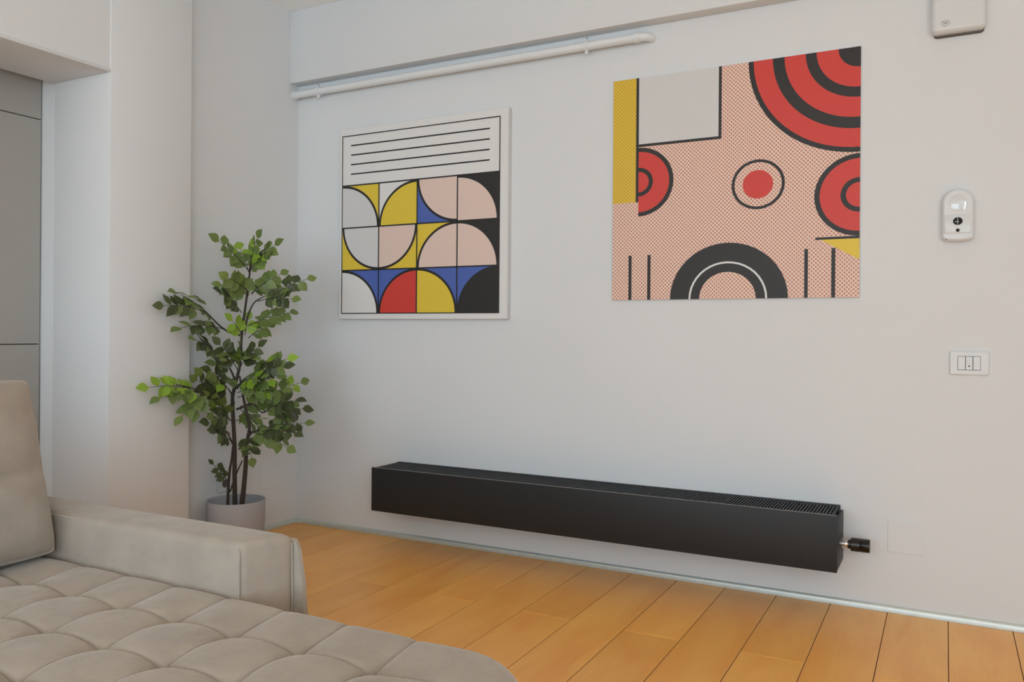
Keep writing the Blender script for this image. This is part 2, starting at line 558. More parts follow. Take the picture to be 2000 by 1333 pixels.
kn = obj('valve_knob', tube(bmesh.new(), [(RX1 + .024, VY, VZ), (RX1 + .033, VY, VZ), (RX1 + .034, VY, VZ), (RX1 + .036, VY, VZ), (RX1 + .064, VY, VZ), (RX1 + .066, VY, VZ), (RX1 + .068, VY, VZ), (RX1 + .098, VY, VZ), (RX1 + .100, VY, VZ)],
        [.017, .017, .024, .0255, .0255, .0245, .0255, .0255, .0235], 28), M['black_gloss'], rad); auto(kn)
tag(kn, 'glossy black radiator valve knob')

# ------------------------------------------------------------------ wall devices
# cover plate low on the wall, right of the radiator
o = obj('cover_plate', prism(bmesh.new(), rrect(2.956, 3.079, 0.229, 0.350, 0.006), 0.0, -0.0035, 0.0015, 2), M['wall']); auto(o, 15)
tag(o, 'blank square cover plate painted like the wall, right of the radiator valve', 'cover plate')
# blank plate and socket in the recess (built on the main wall plane, then turned onto the recess wall)
def to_recess(o):
    for v in o.data.vertices:
        v.co = Vector((-v.co.y, v.co.x, v.co.z))
    o.data.flip_normals() if False else None


o = obj('cover_plate', prism(bmesh.new(), rrect(-0.270, -0.100, 0.219, 0.336, 0.006), 0.0, -0.004, 0.0015, 2), M['wall']); to_recess(o); auto(o, 15)
tag(o, 'blank wide cover plate on the recess wall behind the plant pot', 'cover plate')
so = empty('wall_socket', (0, -0.508, 0.295), 'white wall socket half hidden behind the plant stems', 'socket')
for nm, bmx, mt_ in (('plate', prism(bmesh.new(), rrect(-0.552, -0.464, 0.252, 0.336, 0.008), 0.0, -0.009, 0.003, 3), M['white_gloss']),
                     ('insert', prism(bmesh.new(), ellipse(-0.508, 0.294, 0.027, 0.027), 0.0, -0.0105, 0.001, 2), M['white_paint']),
                     ('recess_disc', prism(bmesh.new(), ellipse(-0.508, 0.294, 0.0205, 0.0205), 0.0, -0.0112, 0.0003, 1), M['dark_gap'])):
    o = obj(nm, bmx, mt_); to_recess(o); auto(o); under(so, o)
for dy in (-0.0095, 0.0095):
    o = obj('pin_hole', prism(bmesh.new(), ellipse(-0.508 + dy, 0.294, 0.003, 0.003, 10), 0.0, -0.0118), M['black_hole']); to_recess(o); under(so, o)

# switch plate
sw = empty('light_switch', (3.222, 0, 0.951), 'white three-module switch plate on the right side of the wall', 'switch')
o = obj('plate', prism(bmesh.new(), rrect(3.159, 3.285, 0.908, 0.994, 0.006), 0.0, -0.010, 0.004, 3), M['white_gloss'], sw); auto(o, 12)
o = obj('module_frame', prism(bmesh.new(), rrect(3.1845, 3.2585, 0.926, 0.977, 0.002), -0.0, -0.0112, 0.0004, 1), M['dark_gap'], sw)
for i, (a, b) in enumerate(((3.1857, 3.2085), (3.2105, 3.2325), (3.2345, 3.2573))):
    r = obj('switch_module', prism(bmesh.new(), rrect(a, b, 0.9275, 0.9755, 0.0015), 0.0, -0.0135, 0.001, 2), M['white_gloss'], sw); auto(r, 12)
    if i == 1:
        k = obj('push_button', prism(bmesh.new(), ellipse(0.5 * (a + b), 0.957, 0.0068, 0.0062, 18), -0.012, -0.0165, 0.0015, 2), M['white_paint']); auto(k); k.parent = r
        k = obj('sensor_eye', prism(bmesh.new(), ellipse(0.5 * (a + b), 0.9405, 0.0027, 0.0027, 12), -0.012, -0.0141), M['black_hole']); k.parent = r

# detector with a domed top
det = empty('wall_detector', (3.182, 0, 1.49), 'white dome-topped wall detector with a black round sensor', 'detector')
def dome_outline(x0, x1, z0, z1, n=16):
    r = (x1 - x0) / 2; cx = (x0 + x1) / 2; cz = z1 - r * 1.02
    pts = [(cx + r * math.cos(PI * k / n), cz + r * 1.02 * math.sin(PI * k / n)) for k in range(n + 1)]
    return pts + [(x0, z0 + .016), (x0 + .004, z0 + .006), (x0 + .016, z0 + .001), (cx, z0 - .002), (x1 - .016, z0 + .001), (x1 - .004, z0 + .006), (x1, z0 + .016)]
o = obj('housing', prism(bmesh.new(), dome_outline(3.131, 3.233, 1.397, 1.588), 0.0, -0.036, 0.010, 8), M['white_gloss'], det); auto(o, 10)
o = obj('front_cover', prism(bmesh.new(), rrect(3.139, 3.223, 1.4235, 1.492, 0.004), -0.03, -0.039, 0.002, 2), M['white_gloss'], det); auto(o)
# clear dome cap over the upper half
glass = bpy.data.materials.new('clear_cap'); glass.use_nodes = True
g = glass.node_tree.nodes['Principled BSDF']; g.inputs['Base Color'].default_value = lin(208, 215, 220); g.inputs['Roughness'].default_value = 0.04
g.inputs['Coat Weight'].default_value = 1.0
bm = bmesh.new()
bmesh.ops.create_uvsphere(bm, u_segments=28, v_segments=14, radius=1.0)
for v_ in bm.verts:
    v_.co = Vector((3.182 + v_.co.x * 0.044, -0.027 + v_.co.y * 0.0125, 1.533 + v_.co.z * 0.047))
obj('dome_cap', bm, glass, det, smooth=True)
e1 = obj('sensor_eye', prism(bmesh.new(), ellipse(3.1815, 1.4675, 0.0155, 0.0140, 28), -0.036, -0.0410, 0.001, 2), M['black_hole'], det)
e2 = obj('indicator', prism(bmesh.new(), ellipse(3.1815, 1.4345, 0.0062, 0.0062, 18), -0.036, -0.0405, 0.0006, 1), M['black_hole'], det)
bm = bmesh.new(); bx(bm, 3.1806, 3.1818, -0.0418, -0.0405, 1.4545, 1.4805); bx(bm, 3.1725, 3.1850, -0.0418, -0.0405, 1.4645, 1.4662)
k = obj('cross_mark', bm, M['white_paint']); k.parent = e1
obj('seam_hole', prism(bmesh.new(), ellipse(3.145, 1.4035, .002, .0016, 10), -0.02, -0.0362), M['black_hole'], det)

# alarm box at the top edge
al = empty('alarm_box', (3.18, 0, 2.25), 'white rounded alarm box with an oval badge, high on the wall', 'alarm')
o = obj('housing', prism(bmesh.new(), rrect(3.092, 3.266, 2.158, 2.370, 0.018), 0.0, -0.052, 0.016, 10), M['white_gloss'], al); auto(o, 8)
o = obj('back_plate', prism(bmesh.new(), rrect(3.098, 3.262, 2.152, 2.372, 0.014), 0.0, -0.014, 0.002, 2), M['dark_gap'], al); auto(o)
bd = obj('badge', prism(bmesh.new(), ellipse(3.137, 2.1905, 0.0130, 0.0100, 24), -0.045, -0.0527, 0.0005, 1), M['white_paint'], al)
for dz, w in ((0.0028, 0.0088), (-0.0026, 0.0066)):
    k = obj('badge_line', bx(bmesh.new(), 3.137 - w, 3.137 + w, -0.0532, -0.0525, 2.1905 + dz - .0010, 2.1905 + dz + .0010), M['dark_gap']); k.parent = bd
ring = bmesh.new()
tube(ring, [(3.137 + .0128 * math.cos(t * PI / 12), -0.0527, 2.1905 + .0098 * math.sin(t * PI / 12)) for t in range(25)], .0006, 6)
k = obj('badge_rim', ring, M['dark_gap']); k.parent = bd

# ------------------------------------------------------------------ pictures (plain geometric stand-ins in the same colours)
class Print:
    """flat colour fields of a picture: cells in u,v (0..1) with a tiny step per layer, one mesh with material slots"""
    def __init__(s, x0, x1, z0, z1, y):
        s.x0, s.x1, s.z0, s.z1, s.y = x0, x1, z0, z1, y
        s.bm = bmesh.new(); s.mats = []; s.layer = 0

    def slot(s, k):
        if k not in s.mats:
            s.mats.append(k)
        return s.mats.index(k)

    def poly(s, uv, k, layer):
        vs = [s.bm.verts.new((s.x0 + u * (s.x1 - s.x0), s.y - 0.00035 * layer, s.z0 + v * (s.z1 - s.z0))) for u, v in uv]
        f = s.bm.faces.new(vs); f.material_index = s.slot(k)

    def rect(s, u0, u1, v0, v1, k, layer):
        s.poly([(u0, v0), (u1, v0), (u1, v1), (u0, v1)], k, layer)

    def outline_rect(s, u0, u1, v0, v1, t, k, layer):
        s.rect(u0, u1, v0, v0 + t, k, layer); s.rect(u0, u1, v1 - t, v1, k, layer)
        s.rect(u0, u0 + t, v0 + t, v1 - t, k, layer); s.rect(u1 - t, u1, v0 + t, v1 - t, k, layer)

    def sector(s, cu, cv, ru, rv, a0, a1, k, layer, inner=0.0, n=20):
        """ring sector; (cu,cv) centre, clipped by construction to the cell"""
        for i in range(n):
            p, q = [math.radians(a0 + (a1 - a0) * t / n) for t in (i, i + 1)]
            o1 = (cu + ru * math.cos(p), cv + rv * math.sin(p)); o2 = (cu + ru * math.cos(q), cv + rv * math.sin(q))
            if inner > 0:
                i1 = (cu + ru * inner * math.cos(p), cv + rv * inner * math.sin(p)); i2 = (cu + ru * inner * math.cos(q), cv + rv * inner * math.sin(q))
                s.poly([i1, o1, o2, i2], k, layer)
            else:
                s.poly([(cu, cv), o1, o2], k, layer)

    def quarter(s, u0, u1, v0, v1, corner, disc, ground, layer=1, line=.012):
        s.rect(u0, u1, v0, v1, ground, layer)
        cu = u0 if 'l' in corner else u1; cv = v0 if 'b' in corner else v1
        a0 = {'lb': 0, 'rb': 90, 'rt': 180, 'lt': 270}[corner]
        w, h = u1 - u0, v1 - v0
        s.sector(cu, cv, w, h, a0, a0 + 90, 'p_black', layer + 1)
        s.sector(cu, cv, w - line, h - line, a0, a0 + 90, disc, layer + 2)

    def build(s, name, parent):
        o = obj(name, s.bm, [M[k] for k in s.mats])
        under(parent, o)
        # face the room
        for p in o.data.polygons:
            if p.normal.y > 0:
                p.flip()
        return o


# left picture: canvas with white margin, thin black line, blocks of quarter discs
CX0, CX1, CZ0, CZ1, CT = 0.3145, 1.3235, 1.1126, 2.1120, 0.030
pic = empty('canvas_print', (0.819, 0, CZ0), 'white-edged square canvas of yellow, blue, red and black shapes, left of the two pictures', 'picture', 'pictures on the wall')
box('stretcher', CX0, CX1, -CT, -0.002, CZ0, CZ1, M['canvas_side'], pic, bev=0.002)
P = Print(CX0, CX1, CZ0, CZ1, -CT - 0.0002)
P.rect(0.003, .997, .003, .997, 'p_white', 0)
P.outline_rect(.018, .958, .028, .962, .005, 'p_black', 6)
us = [.023, .25675, .4905, .72425, .953]
vs_ = [.033, .255, .477, .699]
rows = [
    [('lb', 'p_white', 'p_blue'), ('rb', 'p_red', 'p_blue'), ('lb', 'p_yellow', 'p_blue'), ('rb', 'p_black', 'p_blue')],
    [('rt', 'p_grey', 'p_yellow'), ('lt', 'p_skin', 'p_yellow'), ('rb', 'p_skin', 'p_yellow'), ('lb', 'p_skin', 'p_black')],
    [('lb', 'p_grey', 'p_yellow'), ('rb', 'p_yellow', 'p_white'), ('rt', 'p_skin', 'p_blue'), ('lb', 'p_skin', 'p_black')]]
for j, row in enumerate(rows):
    for i, (c, d_, g_) in enumerate(row):
        P.quarter(us[i], us[i + 1], vs_[j], vs_[j + 1], c, d_, g_)
for v in vs_[1:]:
    P.rect(.023, .953, v - .0035, v + .0035, 'p_black', 5)
for u in us[1:-1]:
    P.rect(u - .0035, u + .0035, .033, .699, 'p_black', 5)
for i in range(4):
    P.rect(.075, .90, .755 + .05 * i, .762 + .05 * i, 'p_black', 2)
P.build('printed_face', pic)

# right picture: unframed panel, sun-ray bands and dotted fields
QX0, QX1, QZ0, QZ1, QT = 1.8398, 2.8500, 1.1966, 2.1634, 0.012
pic2 = empty('panel_print', (2.345, 0, QZ0), 'unframed square panel of red and black arcs on dotted pink, right of the two pictures', 'picture', 'pictures on the wall')
box('panel', QX0, QX1, -QT, -0.002, QZ0, QZ1, M['p_grey'], pic2, bev=0.001, seg=1)
P = Print(QX0, QX1, QZ0, QZ1, -QT - 0.0002)
P.rect(0, 1, 0, 1, 'p_dots', 0)
P.rect(0, .105, .44, 1, 'p_ydots', 1)
P.rect(.105, .117, .44, 1, 'p_black', 1)
P.rect(.117, .46, .70, 1, 'p_grey', 1)
P.rect(.46, .472, .70, 1, 'p_black', 1)
P.rect(.105, .472, .688, .70, 'p_black', 2)
# arcs around the upper right corner
for n_, (ra, rb, kk) in enumerate(((.0, .08, 'p_black'), (.08, .16, 'p_red'), (.16, .20, 'p_black'), (.20, .28, 'p_red'), (.28, .325, 'p_black'), (.325, .40, 'p_red'), (.40, .42, 'p_black'))):
    P.sector(1, 1, rb, rb, 180, 270, kk, 2, inner=ra / rb)
# red half rings on the left and right borders
for cu, a0, a1, cv, R0 in ((.117, 270, 450, .53, .155), (1, 90, 270, .41, .165)):
    for ra, rb, kk in ((.0, .3, 'p_red'), (.3, .42, 'p_black'), (.42, .88, 'p_red'), (.88, 1.0, 'p_black')):
        P.sector(cu, cv, R0 * rb, R0 * rb, a0, a1, kk, 2, inner=ra / rb)
P.poly([(.86, 0.235), (1, .15), (1, .235)], 'p_yellow', 2)
P.rect(.84, 1, .235, .245, 'p_black', 3)
# black and pale discs along the lower edge
P.sector(.50, 0, .24, .24, 0, 180, 'p_black', 2)
P.sector(.50, 0, .115, .115, 0, 180, 'p_dots', 3)
P.sector(.50, 0, .16, .16, 0, 180, 'p_white', 3, inner=.95)
for u in (.075, .16, .80, .90):
    P.rect(u, u + .014, 0, .20, 'p_black', 2)
P.sector(.62, .48, .105, .105, 0, 360, 'p_black', 2, n=36)
P.sector(.62, .48, .093, .093, 0, 360, 'p_dots', 3, n=36)
P.sector(.62, .48, .060, .060, 0, 360, 'p_red', 4, n=36)
P.build('printed_face', pic2)

# ------------------------------------------------------------------ sofa
sofa = empty('sofa', (1.4, -2.6, 0), 'taupe velour corner sofa with a tufted chaise seat', 'sofa')
F = M['fabric']
UX0, UP = 1.107, 0.180          # tuft columns
VY0, VP = -2.176, 0.172         # tuft rows
SX0, SX1, SY0, SY1 = 0.62, 2.500, -3.30, -1.985
SR, ZS = 0.20, 0.424


def axis_vals(a0, a1, o0, p, edge):
    offs = [0, .0025, .006, .012, .02, .03, .045, .06, .075]
    vals = {a0, a1}
    k = math.floor((a0 - o0) / p) - 1
    while o0 + k * p < a1 + p:
        for o_ in offs:
            for s in (-1, 1):
                v = o0 + k * p + s * o_
                if a0 < v < a1:
                    vals.add(round(v, 5))
        vals.add(round(o0 + (k + .5) * p, 5)) if a0 < o0 + (k + .5) * p < a1 else None
        k += 1
    for e in edge:
        for r in (.003, .008, .015, .025, .038, .052):
            vals.add(round(a0 + r, 5)); vals.add(round(a1 - r, 5))
    vs = sorted(vals); out = [vs[0]]
    for v in vs[1:]:
        if v - out[-1] > .0018:
            out.append(v)
        elif v == a1:
            out[-1] = a1
    return out


def seat_h(x, y):
    u = (x - UX0) / UP; v = (y - VY0) / VP
    # rows/columns of tufts stop one pitch before the outer edges
    du = abs(u - round(u)) * UP; dv = abs(v - round(v)) * VP
    su = abs(math.sin(PI * u)); sv = abs(math.sin(PI * v))
    if y > VY0:                 # border band towards the wall: only cross seams remain
        sv = min(1.0, (y - VY0) / VP * 1.25); dv = y - VY0
    if x > UX0 + 6 * UP:
        su = min(1.0, (x - UX0 - 6 * UP) / UP * 1.25); du = x - UX0 - 6 * UP
    dim = (1 - su ** .55) * (1 - sv ** .55)
    h = ZS - .030 * dim - .006 * (1 - (su * sv) ** .35)
    h -= .007 * math.exp(-du / .0042) + .009 * math.exp(-dv / .0042)
    return h


bm = bmesh.new()
xs = axis_vals(SX0, SX1, UX0, UP, (1,)); ys = axis_vals(SY0, SY1, VY0, VP, (1,))
grid = {}
ER = .060


def sd(x, y):
    """distance inside the rounded outline, and the point clamped to it"""
    cx, cy = SX1 - SR, SY1 - SR
    if x > cx and y > cy:
        d = math.hypot(x - cx, y - cy)
        if d > SR:
            x, y = cx + (x - cx) / d * SR, cy + (y - cy) / d * SR
            return 0.0, x, y
        return SR - d, x, y
    return min(SX1 - x, SY1 - y), x, y


for i, x in enumerate(xs):
    for j, y in enumerate(ys):
        d, px, py = sd(x, y)
        z = seat_h(px, py)
        if d < ER:
            z -= ER - math.sqrt(max(0, ER * ER - (ER - d) ** 2))
        grid[i, j] = bm.verts.new((px, py, z))
nx, ny = len(xs), len(ys)
for i in range(nx - 1):
    for j in range(ny - 1):
        q = [grid[i, j], grid[i + 1, j], grid[i + 1, j + 1], grid[i, j + 1]]
        bm.faces.new(q)
ring = [grid[i, 0] for i in range(nx)] + [grid[nx - 1, j] for j in range(1, ny)] + [grid[i, ny - 1] for i in range(nx - 2, -1, -1)] + [grid[0, j] for j in range(ny - 2, 0, -1)]
prev = ring
for zz in (.33, .25):
    nxt = [bm.verts.new((v.co.x, v.co.y, zz)) for v in ring]
    for k in range(len(ring)):
        a, b = k, (k + 1) % len(ring)
        bm.faces.new((prev[a], prev[b], nxt[b], nxt[a]))
    prev = nxt
bm.faces.new(prev)
bmesh.ops.remove_doubles(bm, verts=bm.verts, dist=0.0004)
seat = obj('seat_mattress', bm, F, sofa, smooth=True)
tag(seat, 'square-tufted seat mattress')
box('base', 0.60, 2.46, -3.28, -2.02, 0.07, 0.255, F, sofa, bev=0.02, seg=3)
for fx, fy in ((0.75, -2.12), (2.33, -2.18), (2.33, -3.18), (0.75, -3.18)):
    box('leg', fx - .025, fx + .025, fy - .025, fy + .025, 0.0, 0.08, M['black_hole'], sofa, bev=.004)
box('backrest', 0.40, 0.745, -3.30, -2.006, 0.07, 0.70, F, sofa, bev=0.045, seg=5)


def soft_box(x0, x1, y0, y1, z0, z1, r, n=14, bulge=0.0):
    """rounded box with a gentle crown on its faces"""
    bm = bmesh.new()
    bx(bm, x0, x1, y0, y1, z0, z1, r, 5)
    return bm


AX1 = 1.664
bm = soft_box(0.45, AX1, -2.002, -1.862, 0.07, 0.540, .020)
bmesh.ops.bisect_plane
for t in [0.45 + 1.2 * k / 24 for k in range(1, 24)]:
    bmesh.ops.bisect_plane(bm, geom=bm.verts[:] + bm.edges[:] + bm.faces[:], plane_co=(t, 0, 0), plane_no=(1, 0, 0))
for t in (-1.90, -1.932, -1.965):
    bmesh.ops.bisect_plane(bm, geom=bm.verts[:] + bm.edges[:] + bm.faces[:], plane_co=(0, t, 0), plane_no=(0, 1, 0))
for v_ in bm.verts:
    if v_.co.z > .5:
        c = 1 - ((v_.co.y + 1.932) / .07) ** 2
        v_.co.z += .006 * max(0, c) + .0015 * math.sin(v_.co.x * 9 + 1) * max(0, c)
for v_ in bm.verts:
    if v_.co.x > 1.5:
        v_.co.x += .046 * (v_.co.y + 2.002) / .14
arm = obj('armrest', bm, F, sofa); auto(arm, 50)
# welts on the arm corners
w1 = obj('welt', tube(bmesh.new(), [(AX1 - .004, -1.999, .20), (AX1 - .003, -2.000, .36), (AX1 - .004, -1.999, .515), (AX1 - .008, -1.996, .530)], .0030, 8), F, smooth=True); w1.parent = arm
w2 = obj('welt', tube(bmesh.new(), [(0.62, -1.998, .532), (1.06, -1.998, .5315)], .0028, 8), F, smooth=True); w2.parent = arm
w3 = obj('welt', tube(bmesh.new(), [(AX1 + .040, -1.867, .14), (AX1 + .041, -1.866, .36), (AX1 + .039, -1.867, .522)], .0030, 8), F, smooth=True); w3.parent = arm
# outer side panel that flares towards the floor
bm = bmesh.new()
prof = [(.12, 1.738), (.22, 1.740), (.34, 1.741), (.43, 1.734), (.50, 1.720), (.518, 1.714), (.526, 1.706)]
fr = []
for z_, xx in prof:
    fl = .022 * max(0, (.50 - z_) / .4)
    fr.append(([bm.verts.new((xx, -1.8630, z_)), bm.verts.new((xx + .002, -1.853 + fl * .2, z_)), bm.verts.new((xx - .006, -1.846 + fl * .5, z_))],
               [bm.verts.new((.45, -1.8630, z_)), bm.verts.new((.45, -1.853 + fl * .2, z_)), bm.verts.new((.45, -1.846 + fl * .5, z_))]))
for (a, b), (c, d_) in zip(fr[:-1], fr[1:]):
    loop1 = a + b[::-1]; loop2 = c + d_[::-1]
    for k in range(6):
        bm.faces.new((loop1[k], loop1[(k + 1) % 6], loop2[(k + 1) % 6], loop2[k]))
a, b = fr[0]; bm.faces.new(a + b[::-1])
a, b = fr[-1]; bm.faces.new((a + b[::-1])[::-1])
sp = obj('side_panel', bm, F, sofa); auto(sp, 50)

# loose back cushion leaning on the backrest
cush = empty('back_cushion', (0.9, -2.4, 0.42), 'taupe velour back cushion leaning at the left end of the sofa', 'cushion')
CW, CHh, CTk = 0.74, 0.490, 0.23
bm = bmesh.new()
N1, N2 = 54, 60


def cushion_pt(s, t, side):
    """s,t in -1..1 over the face (s: along y, t: up), side +1 front -1 back"""
    e = (1 - abs(s) ** 2.6) ** .48 * (1 - abs(t) ** 2.8) ** .48 if abs(s) < 1 and abs(t) < 1 else 0
    th = .020 + (CTk / 2 - .020) * e
    # corners pulled in a little along the edges
    yy = CW / 2 * s * (1 - .020 * (1 - t * t))
    zz = CHh / 2 * t * (1 - .025 * (1 - s * s))
    cr = 1 - .035 * (abs(s) * abs(t)) ** 7
    yy *= cr; zz *= cr
    wr = .006 * math.sin(5 * s + 7 * t) * e + .013 * e * math.exp(-((t + .25 - .18 * s) / .07) ** 2) * -1 + .010 * e * math.exp(-((t - .62 + .05 * s) / .05) ** 2) * -1 - .008 * e * math.exp(-((t - .15 + .5 * s) / .06) ** 2) * max(0, s)
    return Vector((side * (th + wr), yy, zz))


def fn(k, n):
    a = -1 + 2 * k / n
    return math.copysign(1 - (1 - abs(a)) ** 1.5, a)


gr = {}
for side in (1, -1):
    for i in range(N1 + 1):
        for j in range(N2 + 1):
            gr[side, i, j] = bm.verts.new(cushion_pt(fn(i, N1), fn(j, N2), side))
    for i in range(N1):
        for j in range(N2):
            bm.faces.new((gr[side, i, j], gr[side, i + 1, j], gr[side, i + 1, j + 1], gr[side, i, j + 1]))
rim = lambda s_: [gr[s_, i, 0] for i in range(N1 + 1)] + [gr[s_, N1, j] for j in range(1, N2 + 1)] + [gr[s_, i, N2] for i in range(N1 - 1, -1, -1)] + [gr[s_, 0, j] for j in range(N2 - 1, 0, -1)]
ra, rb = rim(1), rim(-1)
for k in range(len(ra)):
    bm.faces.new((ra[k], ra[(k + 1) % len(ra)], rb[(k + 1) % len(rb)], rb[k]))
LEAN = math.radians(-16)
CT = Matrix.Translation((0.912, -2.020 - CW / 2, 0.421 + CHh / 2 * math.cos(LEAN) + .012)) @ Matrix.Rotation(LEAN, 4, 'Y')
rimpts = [CT @ (v_.co + Vector((0, 0, 0))) for v_ in ra]
for v_ in bm.verts:
    v_.co = CT @ v_.co
cover = obj('cover', bm, F, cush); auto(cover, 60)
k = obj('piping', tube(bmesh.new(), [p for p in rimpts] + [rimpts[0]], .0042, 7, cap=False), F, smooth=True); k.parent = cover

# ------------------------------------------------------------------ potted plant
TWIGS=[
(0.229,-0.579,1.331,0.209,-0.741,1.455,"b"),
(0.224,-0.573,1.331,0.342,-0.641,1.476,"b"),
(0.237,-0.583,1.335,0.392,-0.581,1.447,"m"),
(0.206,-0.556,1.328,0.122,-0.528,1.441,"b"),
(0.22,-0.557,1.337,0.34,-0.586,1.399,"b"),
(0.22,-0.568,1.217,0.17,-0.685,1.256,"m"),
(0.236,-0.578,1.226,0.252,-0.725,1.289,"m"),
(0.241,-0.573,1.226,0.316,-0.463,1.321,"m"),
(0.234,-0.546,1.184,0.411,-0.383,1.299,"d"),
(0.25,-0.539,1.189,0.451,-0.531,1.199,"d"),
(0.227,-0.576,1.217,0.205,-0.594,1.277,"m"),
(0.226,-0.555,1.223,0.218,-0.482,1.273,"m"),
(0.093,-0.64,1.08,0.193,-0.959,1.212,"m"),
(0.186,-0.805,1.134,0.186,-1.019,1.154,"d"),
(0.129,-0.618,1.051,0.187,-0.931,1.059,"d"),
(0.192,-0.586,1.134,0.209,-0.721,1.22,"d"),
(0.207,-0.555,1.074,0.321,-0.404,1.138,"m"),
(0.193,-0.582,1.025,0.208,-0.657,1.094,"y"),
(0.191,-0.564,1.027,0.197,-0.552,1.098,"y"),
(0.205,-0.558,1.013,0.233,-0.461,1.07,"m"),
(0.1,-0.636,0.917,0.187,-0.851,1.007,"d"),
(0.142,-0.606,0.871,0.117,-0.664,0.89,"d"),
(0.188,-0.604,0.863,0.184,-0.707,0.982,"d"),
(0.172,-0.58,0.861,0.267,-0.668,0.99,"m"),
(0.2,-0.604,0.873,0.289,-0.576,0.973,"d"),
(0.212,-0.585,0.819,0.409,-0.514,0.916,"m"),
(0.216,-0.574,0.828,0.417,-0.542,0.884,"d"),
(0.189,-0.804,0.771,0.186,-1.092,0.808,"y"),
(0.193,-0.813,0.772,0.186,-1.034,0.761,"m"),
(0.193,-0.813,0.763,0.189,-0.921,0.673,"m"),
(0.189,-0.804,0.757,0.188,-0.84,0.691,"m"),
(0.138,-0.622,0.675,0.186,-0.814,0.845,"d"),
(0.103,-0.611,0.697,0.19,-0.843,0.824,"d"),
(0.153,-0.628,0.771,0.173,-0.744,0.856,"d"),
(0.138,-0.6,0.62,0.186,-0.775,0.748,"m"),
(0.179,-0.605,0.787,0.34,-0.61,0.834,"m"),
(0.188,-0.603,0.754,0.387,-0.556,0.831,"m"),
(0.193,-0.608,0.733,0.374,-0.512,0.768,"m"),
(0.23,-0.544,0.698,0.359,-0.364,0.796,"m"),
(0.178,-0.58,0.686,0.256,-0.433,0.711,"m"),
(0.294,-0.555,0.659,0.503,-0.558,0.731,"d"),
(0.287,-0.511,0.664,0.392,-0.388,0.672,"d"),
(0.174,-0.599,0.622,0.222,-0.489,0.624,"m"),
(0.26,-0.543,0.578,0.416,-0.399,0.605,"d"),
(0.271,-0.554,0.57,0.499,-0.558,0.578,"d"),
(0.227,-0.569,0.569,0.47,-0.573,0.514,"m"),
(0.233,-0.569,0.574,0.309,-0.441,0.526,"m"),
(0.222,-0.577,0.557,0.357,-0.679,0.472,"d"),
(0.168,-0.62,0.524,0.202,-0.747,0.586,"d"),
(0.138,-0.599,0.554,0.19,-0.772,0.629,"d"),
(0.159,-0.613,0.622,0.193,-0.746,0.653,"d"),
(0.126,-0.595,0.323,0.08,-0.647,0.412,"d"),
(0.181,-0.605,0.943,0.248,-0.736,0.923,"m"),
(0.204,-0.601,0.919,0.354,-0.665,0.924,"m"),
(0.157,-0.594,0.82,0.191,-0.694,0.797,"m"),
(0.209,-0.599,0.81,0.307,-0.604,0.766,"m"),
(0.199,-0.594,0.676,0.182,-0.512,0.595,"m")
]
STEMS=[
[(0.131,-0.608,0.226),(0.137,-0.605,0.348),(0.147,-0.6,0.431),(0.153,-0.597,0.499)],
[(0.164,-0.591,0.226),(0.161,-0.593,0.389),(0.16,-0.593,0.499),(0.15,-0.599,0.708),(0.156,-0.595,0.769),(0.179,-0.583,0.884),(0.186,-0.579,1.025),(0.207,-0.568,1.217),(0.219,-0.562,1.332),(0.233,-0.555,1.454)],
[(0.187,-0.579,0.226),(0.202,-0.571,0.326),(0.208,-0.568,0.431),(0.209,-0.567,0.504),(0.222,-0.561,0.589),(0.201,-0.571,0.699),(0.188,-0.578,0.772),(0.179,-0.583,0.833)],
[(0.142,-0.603,0.28),(0.165,-0.59,0.358),(0.193,-0.576,0.431)],
[(0.15,-0.598,0.674),(0.12,-0.614,0.679),(0.077,-0.637,0.71),(0.193,-0.813,0.767),(0.189,-0.883,0.796),(0.188,-0.952,0.811)],
[(0.186,-0.579,1.025),(0.139,-0.604,1.039),(0.111,-0.619,1.056),(0.085,-0.633,1.08),(0.187,-0.771,1.114),(0.186,-0.805,1.134)],
[(0.158,-0.594,0.499),(0.147,-0.6,0.521),(0.134,-0.607,0.552),(0.103,-0.623,0.588)],
[(0.167,-0.589,0.674),(0.202,-0.571,0.687),(0.238,-0.552,0.699),(0.273,-0.533,0.661),(0.314,-0.512,0.675)],
[(0.209,-0.567,0.509),(0.224,-0.559,0.553),(0.258,-0.541,0.575),(0.314,-0.512,0.573)],
[(0.199,-0.572,1.064),(0.216,-0.564,1.132),(0.239,-0.551,1.184),(0.278,-0.531,1.211)],
[(0.162,-0.592,0.808),(0.14,-0.604,0.864),(0.118,-0.615,0.888),(0.092,-0.629,0.917)],
[(0.167,-0.59,0.772),(0.198,-0.573,0.818),(0.248,-0.547,0.857)],
[(0.156,-0.595,0.698),(0.145,-0.601,0.747),(0.132,-0.608,0.771)]
]

plant = empty('potted_plant', (0.165, -0.585, 0), 'leafy artificial tree in a round grey pot in the corner', 'plant')
PX, PYY, PH, PRD = 0.165, -0.585, 0.245, 0.134
bm = bmesh.new()
profile = [(0, 0.0), (PRD - .016, 0.0), (PRD - .012, .004), (PRD - .002, PH * .55), (PRD, PH - .004), (PRD - .0015, PH), (PRD - .0055, PH), (PRD - .007, PH - .004), (PRD - .010, PH - .085)]
n = 56
rings = []
for r, z in profile:
    rings.append([bm.verts.new((PX + r * math.cos(2 * PI * k / n), PYY + r * math.sin(2 * PI * k / n), z)) for k in range(n)] if r > 0 else None)
for a, b in zip(rings[1:-1], rings[2:]):
    for k in range(n):
        bm.faces.new((a[k], a[(k + 1) % n], b[(k + 1) % n], b[k]))
bm.faces.new(rings[1][::-1])
pot = obj('pot', bm, M['pot'], plant); auto(pot, 30)
bm = bmesh.new()
cen = bm.verts.new((PX, PYY, PH - .062))
